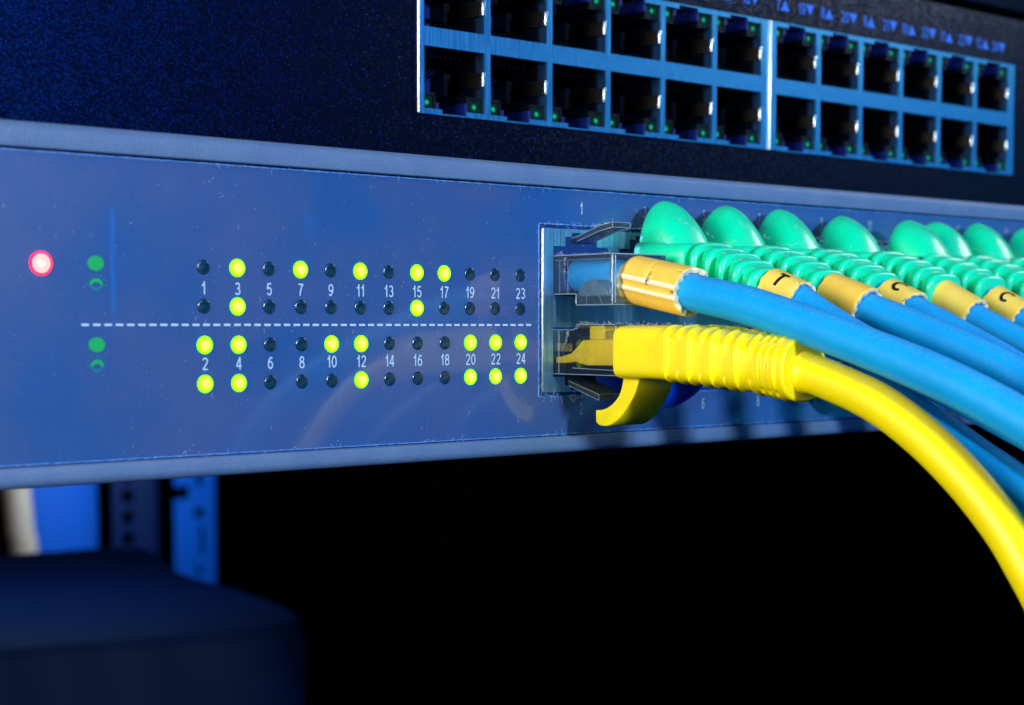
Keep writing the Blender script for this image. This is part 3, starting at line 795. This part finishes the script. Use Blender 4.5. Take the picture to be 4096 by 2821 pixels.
# outer shell of the plug: narrow nose, then the deeper rear half
prof = [(9, 4.75), (9, 10.62), (-12.7, 10.62), (-12.7, 3.1), (-4.9, 3.1), (-4.9, 4.75)]
mb.prism(prof, 'x', x1-5.72, x1+5.72); plug1 = mb.obj('plug', CLEAR, C1, bevel=.3, seg=3)
MB().prism([(-12.74, 3.2), (-12.74, 10.5), (-12.1, 10.5), (-12.1, 3.2)], 'x', x1-5.76, x1-5.35).obj('plug_edge', CLEAR_EDGE, plug1, bevel=.1)
MB().prism([(-5.2, 3.15), (-5.2, 4.3), (-12.6, 4.3), (-12.6, 3.15)], 'x', x1-5.5, x1+5.5).obj('plug_tray', CLEAR_EDGE, plug1, bevel=.2)
MB().prism([(-4.6, 4.9), (-6.2, 6.6), (-8.6, 6.9), (-11, 5.3), (-11.4, 4.4), (-5.2, 4.4)], 'x', x1-5.2, x1-2.0).obj('strain_wedge', m_clear('wedge_plastic', (.55, .72, .72, 1), .3, .03, .3), plug1, bevel=.2)
MB().box(x1-4.6, x1+4.6, -.5, 8, 4.85, 5.3).obj('contact_pins', GOLD, plug1)
MB().prism([(2.5, 12.4), (2.5, 13.1), (-1.0, 13.65), (-6.0, 15.1), (-8.8, 15.5), (-8.8, 14.75), (-6.0, 14.3), (-1.0, 12.9)], 'x', x1-1.9, x1+1.8).obj('latch_tab', CLEAR_EDGE, plug1, bevel=.12)
MB().prism([(4, 10.6), (4, 12.2), (1.5, 13.1), (.3, 12.6), (.6, 10.6)], 'x', x1-2.6, x1+2.6).obj('latch_root', CLEAR_EDGE, plug1, bevel=.15)
def edges(parent, lines, r=.10, mat=None):  # thin pale rods added as edge highlights on the clear plastic
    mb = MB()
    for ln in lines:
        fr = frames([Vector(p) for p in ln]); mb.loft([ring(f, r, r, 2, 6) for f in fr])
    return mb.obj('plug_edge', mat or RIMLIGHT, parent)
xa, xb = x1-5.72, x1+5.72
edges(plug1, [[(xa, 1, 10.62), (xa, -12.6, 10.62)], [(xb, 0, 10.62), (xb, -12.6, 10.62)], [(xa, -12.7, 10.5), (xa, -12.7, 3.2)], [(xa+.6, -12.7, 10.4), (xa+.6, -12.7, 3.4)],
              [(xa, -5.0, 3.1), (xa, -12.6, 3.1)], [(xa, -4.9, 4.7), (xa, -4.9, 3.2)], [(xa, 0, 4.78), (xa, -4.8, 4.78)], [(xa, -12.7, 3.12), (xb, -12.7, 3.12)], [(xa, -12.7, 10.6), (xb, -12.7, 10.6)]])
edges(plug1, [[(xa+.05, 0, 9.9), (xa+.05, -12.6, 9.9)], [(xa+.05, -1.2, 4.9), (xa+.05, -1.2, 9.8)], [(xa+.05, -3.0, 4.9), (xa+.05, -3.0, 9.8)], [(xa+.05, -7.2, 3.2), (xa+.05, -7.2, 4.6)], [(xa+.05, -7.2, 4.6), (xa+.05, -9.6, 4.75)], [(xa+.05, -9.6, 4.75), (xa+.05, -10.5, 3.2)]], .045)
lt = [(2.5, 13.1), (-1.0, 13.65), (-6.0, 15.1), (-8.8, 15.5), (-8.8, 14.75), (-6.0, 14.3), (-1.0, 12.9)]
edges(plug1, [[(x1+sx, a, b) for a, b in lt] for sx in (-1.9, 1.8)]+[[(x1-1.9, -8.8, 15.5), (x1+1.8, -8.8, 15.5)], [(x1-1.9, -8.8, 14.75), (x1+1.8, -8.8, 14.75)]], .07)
p1 = [(x1, 7.5, 7.6), (x1, 2, 7.75), (x1, -3.5, 7.7), (x1, -10.1, 7.1), (x1, -17.5, 5.85), (x1, -24.9, 4.5), (x1, -34.3, 2.7), (x1, -47.5, -0.9), (x1, -59.6, -4.5), (x1, -69, -7.8),
      (x1, -77.7, -11.6), (x1, -90, -18), (x1+2, -104, -28), (x1+5, -116, -44), (x1+8, -122, -66), (x1+8, -124, -100)]
o, path = jacket('jacket', p1, 2.72, BLUE, C1)
sleeve(C1, path, 19.2, 31.0, ORANGE, None, 3.62, 2.8, ridges=True, crack=5.6)
# ---- cable 2: yellow moulded boot
C2 = thing('network_cable', (x1, 0, -4), 'yellow network cable with ribbed boot and hooked latch cover, bottom left port', 'network cable')
mb = MB(); mb.prism([(9, -7.35), (9, -.62), (-4.3, -.62), (-5.0, -.3), (-5.1, .18), (-13.7, .18), (-13.7, -7.35)], 'x', x1-5.8, x1+5.8)
plug2 = mb.obj('plug', SMOKE, C2, bevel=.25, seg=2)
mb = MB(); mb.prism([(-13.4, -5.9), (-13.4, -2.0), (-5.6, -2.15), (-4.7, -2.9), (-3.0, -4.2), (-.5, -4.75), (6, -4.8), (6, -5.7), (-1.5, -5.75), (-4, -5.5), (-6.5, -6.0)], 'x', x1-5.0, x1+5.0)
mb.obj('jacket_end', YELLOW, plug2, bevel=.2)
MB().prism([(-7.3, -2.1), (-7.3, 0), (-10.6, 0), (-10.6, -2.1)], 'x', x1-5.2, x1+5).obj('jacket_end', YELLOW, plug2, bevel=.15)
MB().box(x1-4.6, x1+4.6, .5, 8, -4.3, -3.1).obj('contact_pins', m_metal('copper_pins', (.8, .55, .3, 1), .25), plug2)
MB().prism([(3.0, -7.7), (3.0, -8.4), (0, -9.2), (-6.8, -11.3), (-6.8, -10.4), (-.5, -8.5), (.5, -7.7)], 'x', x1-2.7, x1+2.7).obj('latch_tab', CLEAR_EDGE, plug2, bevel=.12)
xa, xb = x1-5.82, x1+5.82
edges(plug2, [[(xa, 1, -.64), (xa, -4.3, -.64), (xa, -5.0, -.3), (xa, -5.1, .18)], [(xa, -5.1, .18), (xa, -13.5, .18)], [(xa, 0, -7.35), (xa, -13.5, -7.35)], [(xa, -1.2, -.9), (xa, -1.2, -7.2)], [(xa, -4.2, -6.4), (xa, -13.5, -6.6)]], .06)
edges(plug2, [[(x1-2.7, 0, -8.5), (x1-2.7, -6.8, -10.4)], [(x1-2.7, 0, -9.2), (x1-2.7, -6.8, -11.3)], [(x1-2.7, -6.8, -10.4), (x1-2.7, -6.8, -11.3)], [(x1-2.7, -6.8, -10.4), (x1+2.7, -6.8, -10.4)]], .05)
MB().box(x1-5.4, x1-4.9, -3.2, 1.2, -3.9, -2.7).obj('contact_pins', m_metal('pale_gold_pin', (.95, .75, .5, 1), .3), plug2)
zc = -3.9
fy = [(-13.35, 6.2, 3.75), (-13.6, 6.42, 3.95), (-23, 6.42, 3.95), (-26, 6.3, 3.98), (-30, 5.95, 4.0), (-34, 5.5, 4.05), (-38, 5.0, 4.1), (-41, 4.65, 4.2), (-43.75, 4.75, 4.35), (-44.0, 4.68, 4.28), (-44.1, 4.45, 4.05)]
def fyi(y):
    for (a, b, c), (d, e_, g) in zip(fy, fy[1:]):
        if d <= y <= a:
            t = (a-y)/(a-d) if a != d else 0; return b+(e_-b)*t, c+(g-c)*t
    return fy[-1][1:]
cz2 = lambda y: zc-2.15*max(0, (-y-20)/24)**1.5
mb = MB(); rings = []
ys = [-13.35, -13.45, -13.6, -14]+[-14-6*k/4 for k in range(1, 4)]+[-20-23.6*k/210 for k in range(211)]+[-43.75, -43.95, -44.1]
long_r = [-24.2, -28.3, -32.2, -36.2]; short_r = [-26.3, -30.3, -34.3, -38.3]; end_r = [-39.9, -41.1, -42.4]
for y in ys:
    a, b = fyi(y); ee = 6.0-3.6*min(1, max(0, (-y-22)/16)); row = []
    for j in range(112):
        th = 2*PI*j/112; ad = abs((th+PI) % (2*PI)-PI); adv = min(ad, PI-ad)   # adv: 0 at the sides, PI/2 at top/bottom
        d = 0
        sw = lambda c: .46*math.exp(-((y-c)/.28)**2)
        for c in long_r: d += sw(c+.5*(adv/1.57)**2)*(1 if adv < 1.0 else max(0, 1-(adv-1.0)/.22))
        for c in short_r: d += sw(c+.5*(adv/1.57)**2)*.85*(1 if adv > .62 else max(0, 1-(.62-adv)/.12))*(1 if adv < 1.42 else 0.6)
        for c in end_r: d += sw(c)*.8*max(0, math.cos(adv*2.0))**.4 if adv < .72 or adv > 3 else 0
        for c in end_r: d += sw(c+.3)*.7*(1 if .85 < adv < 1.45 else 0)
        u, v = se(th, a, b, ee); l = math.hypot(u, v); k = 1+d/l
        row.append((x1-u*k, y, cz2(y)+v*k))
    rings.append(row)
mb.loft(rings); bt = mb.obj('boot', YELLOW, C2); bt.data.set_sharp_from_angle(angle=math.radians(70))
MB().box(x1-6.47, x1-6.3, -23.6, -13.6, zc-.07, zc+.02).obj('mould_seam', YELLOW, bt)
# hooked latch cover, concave towards the panel
hk_in = [(-13.0, -7.6), (-12.75, -8.9), (-12.2, -10.2), (-11.2, -11.3), (-9.9, -12.15), (-8.5, -12.62), (-7.15, -12.72)]
hk_out = [(-7.2, -14.5), (-8.0, -15.0), (-9.8, -15.0), (-11.6, -14.2), (-13.2, -12.9), (-14.6, -11.3), (-15.7, -9.6), (-16.4, -7.6)]
nin = catmull([(a, b, 0) for a, b in hk_in], 5); nout = catmull([(a, b, 0) for a, b in hk_out], 5)
mb = MB(); mb.prism([(p.x, p.y) for p in nin]+[(p.x, p.y) for p in nout], 'x', x1-3.75, x1+3.75)
hk = mb.obj('latch_cover', YELLOW, C2, bevel=.4, seg=3)
p2 = [(x1, -40, -5.7), (x1, -44, -6.35), (x1, -47.2, -7.0), (x1, -55.8, -9.9), (x1, -62.9, -13.9), (x1, -69.3, -18.8), (x1, -74.7, -24.1), (x1, -78.2, -28.6), (x1, -82.5, -35.5),
      (x1, -88, -48), (x1, -91, -62), (x1, -92, -90), (x1, -92, -130)]
mb = MB()
path = catmull(p2, 10); fr = frames(path); rings = []
for i, f in enumerate(fr):
    s = (f[0]-fr[0][0]).length
    r = 2.68+.3*math.exp(-((s-4.2)/.7)**2) if s < 14 else 2.72
    rings.append(ring(f, r, r, 2, 36))
mb.loft(rings); mb.obj('jacket', YELLOW, C2)

def fuzz(parent, spots, n, seed, L=(.25, .8)):
    rnd = random.Random(seed); mb = MB()
    for i in range(n):
        a, b = rnd.choice(spots); t = rnd.random(); p = Vector(a).lerp(Vector(b), t); pts = [p.copy()]
        d = Vector((rnd.uniform(-1, .4), rnd.uniform(-1, 1), rnd.uniform(-.1, .8))).normalized(); l = rnd.uniform(*L)/4
        for q in range(4):
            d = (d+Vector((rnd.uniform(-.5, .5), rnd.uniform(-.5, .5), rnd.uniform(-.5, .4)))).normalized(); p = p+d*l; pts.append(p.copy())
        mb.loft([ring(f, .017, .017, 2, 4) for f in frames(pts)])
    return tag(mb.obj('lint', LINT, parent), kind='stuff')
LINT = m_flat('pale_lint', rgb(215, 220, 225), .8)
fuzz(C1, [((x1-5.7, 0, 10.65), (x1-5.7, -12.6, 10.65)), ((x1-4, -1, 10.7), (x1+4, -12, 10.7)), ((x1-1, -4, 14.9), (x1-1, -8.8, 15.6))], 90, 3)
fuzz(C2, [((x1-5.8, -5.2, .2), (x1-5.8, -13.6, .2)), ((x1-6.0, -13.6, .1), (x1-5.0, -24, .15)), ((x1-4, -25, .1), (x1-2, -40, -1.2)), ((x1-1, -50, -4.8), (x1, -62, -10.8))], 150, 4)
# ---- green booted cables of the top row
GR = 'green booted cables in the top row of ports'
def booted(port, x, row, boot_mat, label, pts, slv=None, drop=4.1, hood_dy=0, hood_k=1.0, cat='network cable', nr=5, grp=None):
    zc0 = 9.1 if row == 0 else -4.6
    sg = 1 if row == 0 else -1
    T = thing('network_cable', (x, 0, zc0), label, cat, grp or (GR if row == 0 else 'booted cables in the bottom row of ports'))
    MB().box(x-5.7, x+5.7, -3.6, 8, zc0-3.6, zc0+2.4).obj('plug', CLEAR_EDGE, T, bevel=.2)
    ribbed_boot(T, x, zc0, sg, boot_mat, drop=drop, nr=nr)
    hood(T, x, zc0+sg*4.05, sg, boot_mat, hood_dy, k=hood_k)
    _, path = jacket('jacket', pts, 2.68, BLUE, T)
    if slv: sleeve(T, path, *slv)
    if row == 0: fuzz(T, [((x-5, -2.5, zc0+4.3), (x-4, -12, zc0+4.3)), ((x-2, -9, zc0+7.5), (x+2, -13, zc0+4.5)), ((x-3.2, -15, zc0+3.6), (x-2, -24, zc0-.2))], 45, int(x))
    return T
def tail(p, dx=0):    # carry a cable on, out of the picture
    x, y, z = p[-1]
    return p+[(x+dx, y-12, z-5), (x+dx+4, y-30, z-13), (x+20, y-50, z-22), (x+50, y-70, z-32), (x+110, y-86, z-44)]
P = PORTX
booted(3, P[1], 0, GREEN, 'green booted blue cable next to the bare clear plug, its sleeve lettered T',
       tail([(P[1], -20, 6.4), (P[1], -24.5, 5.7), (P[1], -28.5, 4.7), (P[1], -31.8, 3.2), (P[1], -35.4, 1.2), (P[1], -40.9, -1.5), (P[1], -49.5, -5.3), (P[1], -57.7, -8.4), (P[1], -69.1, -13.2)]),
       (6.2, 12.4, LEMON, 'T', 3.3, 2.85, False, None, -16))
booted(5, P[2], 0, GREEN, 'second green boot from the left, blue cable with plain unlettered orange-yellow sleeve',
       tail([(P[2], -20, 6.2), (P[2], -24.9, 5.0), (P[2], -29.2, 3.7), (P[2], -33.0, 2.4), (P[2], -41.6, -0.3), (P[2], -49.9, -3.3), (P[2], -56.5, -5.9), (P[2], -60.3, -7.7)]),
       (6.3, 14.0, ORANGE, None, 3.55, 2.9))
booted(7, P[3], 0, GREEN, 'third green boot from the left, blue cable with sleeve lettered C',
       tail([(P[3], -20, 6.2), (P[3], -24, 5.2), (P[3], -26.7, 4.3), (P[3], -29.6, 3.1), (P[3], -33.9, 1.1), (P[3], -38.5, -1.0), (P[3], -43.0, -3.1), (P[3], -47.4, -5.2), (P[3], -53.8, -8.3)]),
       (6.6, 12.4, LEMON, 'C', 3.35, 2.85))
booted(9, P[4], 0, GREEN, 'fourth green boot from the left, cable with plain yellow sleeve at the right',
       tail([(P[4], -19, 6.3), (P[4], -25.2, 4.3), (P[4], -28.6, 2.7), (P[4], -31.5, 1.0), (P[4], -36.7, -1.4), (P[4], -41.1, -3.5), (P[4], -50.1, -7.3)]),
       (6.0, 13.8, LEMON, None, 3.55, 2.9))
booted(11, P[5], 0, GREEN, 'fifth green boot from the left, hood tipped forward, lettered yellow sleeve at the picture edge',
       tail([(P[5], -19, 6.0), (P[5], -24, 4.6), (P[5], -27.6, 2.9), (P[5], -30.6, 1.3), (P[5], -37.3, -2.0), (P[5], -46.4, -5.6)]),
       (7.2, 14.2, LEMON, 'C', 3.4, 2.85, False, None, -8), hood_dy=-4.4, hood_k=.93)
for i, lab in ((6, 'green booted cable directly behind the tipped hood, sixth from the left'),
               (7, 'seventh green boot from the left, blurred near the right edge'),
               (8, 'last green boot, cut off by the right picture edge')):
    x = P[i]
    booted(2*i+1, x, 0, GREEN, lab, tail([(x, -19, 6.4), (x, -23, 5.2), (x, -27, 3.6), (x, -31, 1.4), (x, -38, -2), (x, -47, -6)]), (4.6, 11, LEMON, None, 3.4, 2.85))
# ---- bottom row
booted(4, P[1], 1, ROYAL, 'cable with royal blue boot, half hidden behind the yellow plug',
       [(P[1], -20, -5.0), (P[1], -26, -5.0), (P[1], -33, -5.4), (P[1], -40, -6.9), (P[1], -48, -10.2), (P[1], -56, -14.2), (P[1], -62.5, -17.8), (P[1], -69.3, -21.6),
        (P[1], -77, -28), (P[1], -84, -38), (P[1], -88, -52), (P[1], -90, -90)], drop=1.0, hood_k=.72)
booted(10, P[4], 1, GREEN, 'lower green booted cable seen beneath the yellow cable',
       [(P[4], -20, -5.5), (P[4], -25, -6.6), (P[4], -32, -9), (P[4]+3, -42, -13), (P[4]+12, -54, -18), (P[4]+30, -66, -24), (P[4]+80, -80, -32)], drop=2.2)

# ================================================================== BACKGROUND, seen out of focus under the switch
UPS = thing('equipment_cover', (170, 450, -270), 'dark blue rounded equipment cover, out of focus below the switch', 'equipment cover')
out = [(60, 610), (178, 575), (223, 566), (236, 545), (210, 470), (203, 415), (196, 366), (184, 332), (162, 322), (130, 330), (97, 340), (20, 362), (-60, 420)]
cpt = catmull([(a, b, 0) for a, b in out], 4)
mb = MB(); cx_, cy_ = 130, 450; rings = []
for z, k in ((-400, 1.03), (-170, 1.0), (-116, 1.0), (-112, .99), (-110, .965)):
    rings.append([(cx_+(p.x-cx_)*k, cy_+(p.y-cy_)*k, z) for p in cpt])
mb.loft(rings); mb.obj('cover', DARKBLUE, UPS)
MB().box(120, 150, 324, 330, -190, -150).obj('handle', CHASSIS, UPS, bevel=2)
RY = 1500
KB = (RY+188)/888.0           # these stand where their outlines fall at 700 mm, carried back to RY
bx = lambda x: -163+(x+163)*KB
def post(name, x0, x1, mat, label, cat, y=RY, holes=None, depth=20, grp=None):
    x0, x1 = bx(x0), bx(x1)
    if holes: holes = [(bx(a), bx(b), c*KB, d*KB) for a, b, c, d in holes]
    T = thing(name, ((x0+x1)/2, y, -400), label, cat, 'out of focus rack uprights below the switch')
    if holes: plate_from_holes(x0, x1, -700, 60, holes, y, y+3).obj('rail', mat, T)
    else: MB().box(x0, x1, y, y+depth, -700, 60).obj('rail', mat, T, bevel=2)
    return T
c = thing('hanging_cable', (578, 1480, -700), 'thick beige cable hanging at the far left, out of focus', 'cable')
jacket('jacket', [(bx(x), 1470, z*KB) for x, z in ((229, 30), (228, -60), (231, -110), (234, -150), (234, -370))], 14, BEIGE, c)
T = post('side_panel', 241, 279, RAILBLUE, 'flat bright blue panel behind the beige cable, out of focus', 'panel')
T = post('side_panel', 281, 293, RAILBLUE, 'narrow blue panel strip beside the drilled rail, out of focus', 'panel', y=1525)
hr = [(301.5, 309.5, -92-k*12.6, -84-k*12.6) for k in range(-3, 12)]
post('rack_rail', 296, 314, RAILDIM, 'drilled dark rack rail with a column of round holes, out of focus', 'rack rail', holes=hr)
post('rack_rail', 315, 329, RAILDIM, 'plain dim blue rack post between the two drilled rails, out of focus', 'rack rail', y=1512)
hr = [(337, 347, -105, -97), (352, 356, -98, -84), (350, 357, -117, -111), (354, 357, -140, -122), (351, 355, -152, -147)]
post('rack_rail', 337, 364.5, RAILBLUE, 'bright blue slotted rack rail at the edge of the dark, out of focus', 'rack rail', holes=hr)
wl = MB().box(-2500, 4500, 2500, 2520, -1800, 1800).obj('cabinet_wall', m_flat('cabinet_dark', (.001, .0015, .004, 1), .9)); tag(wl, kind='structure')
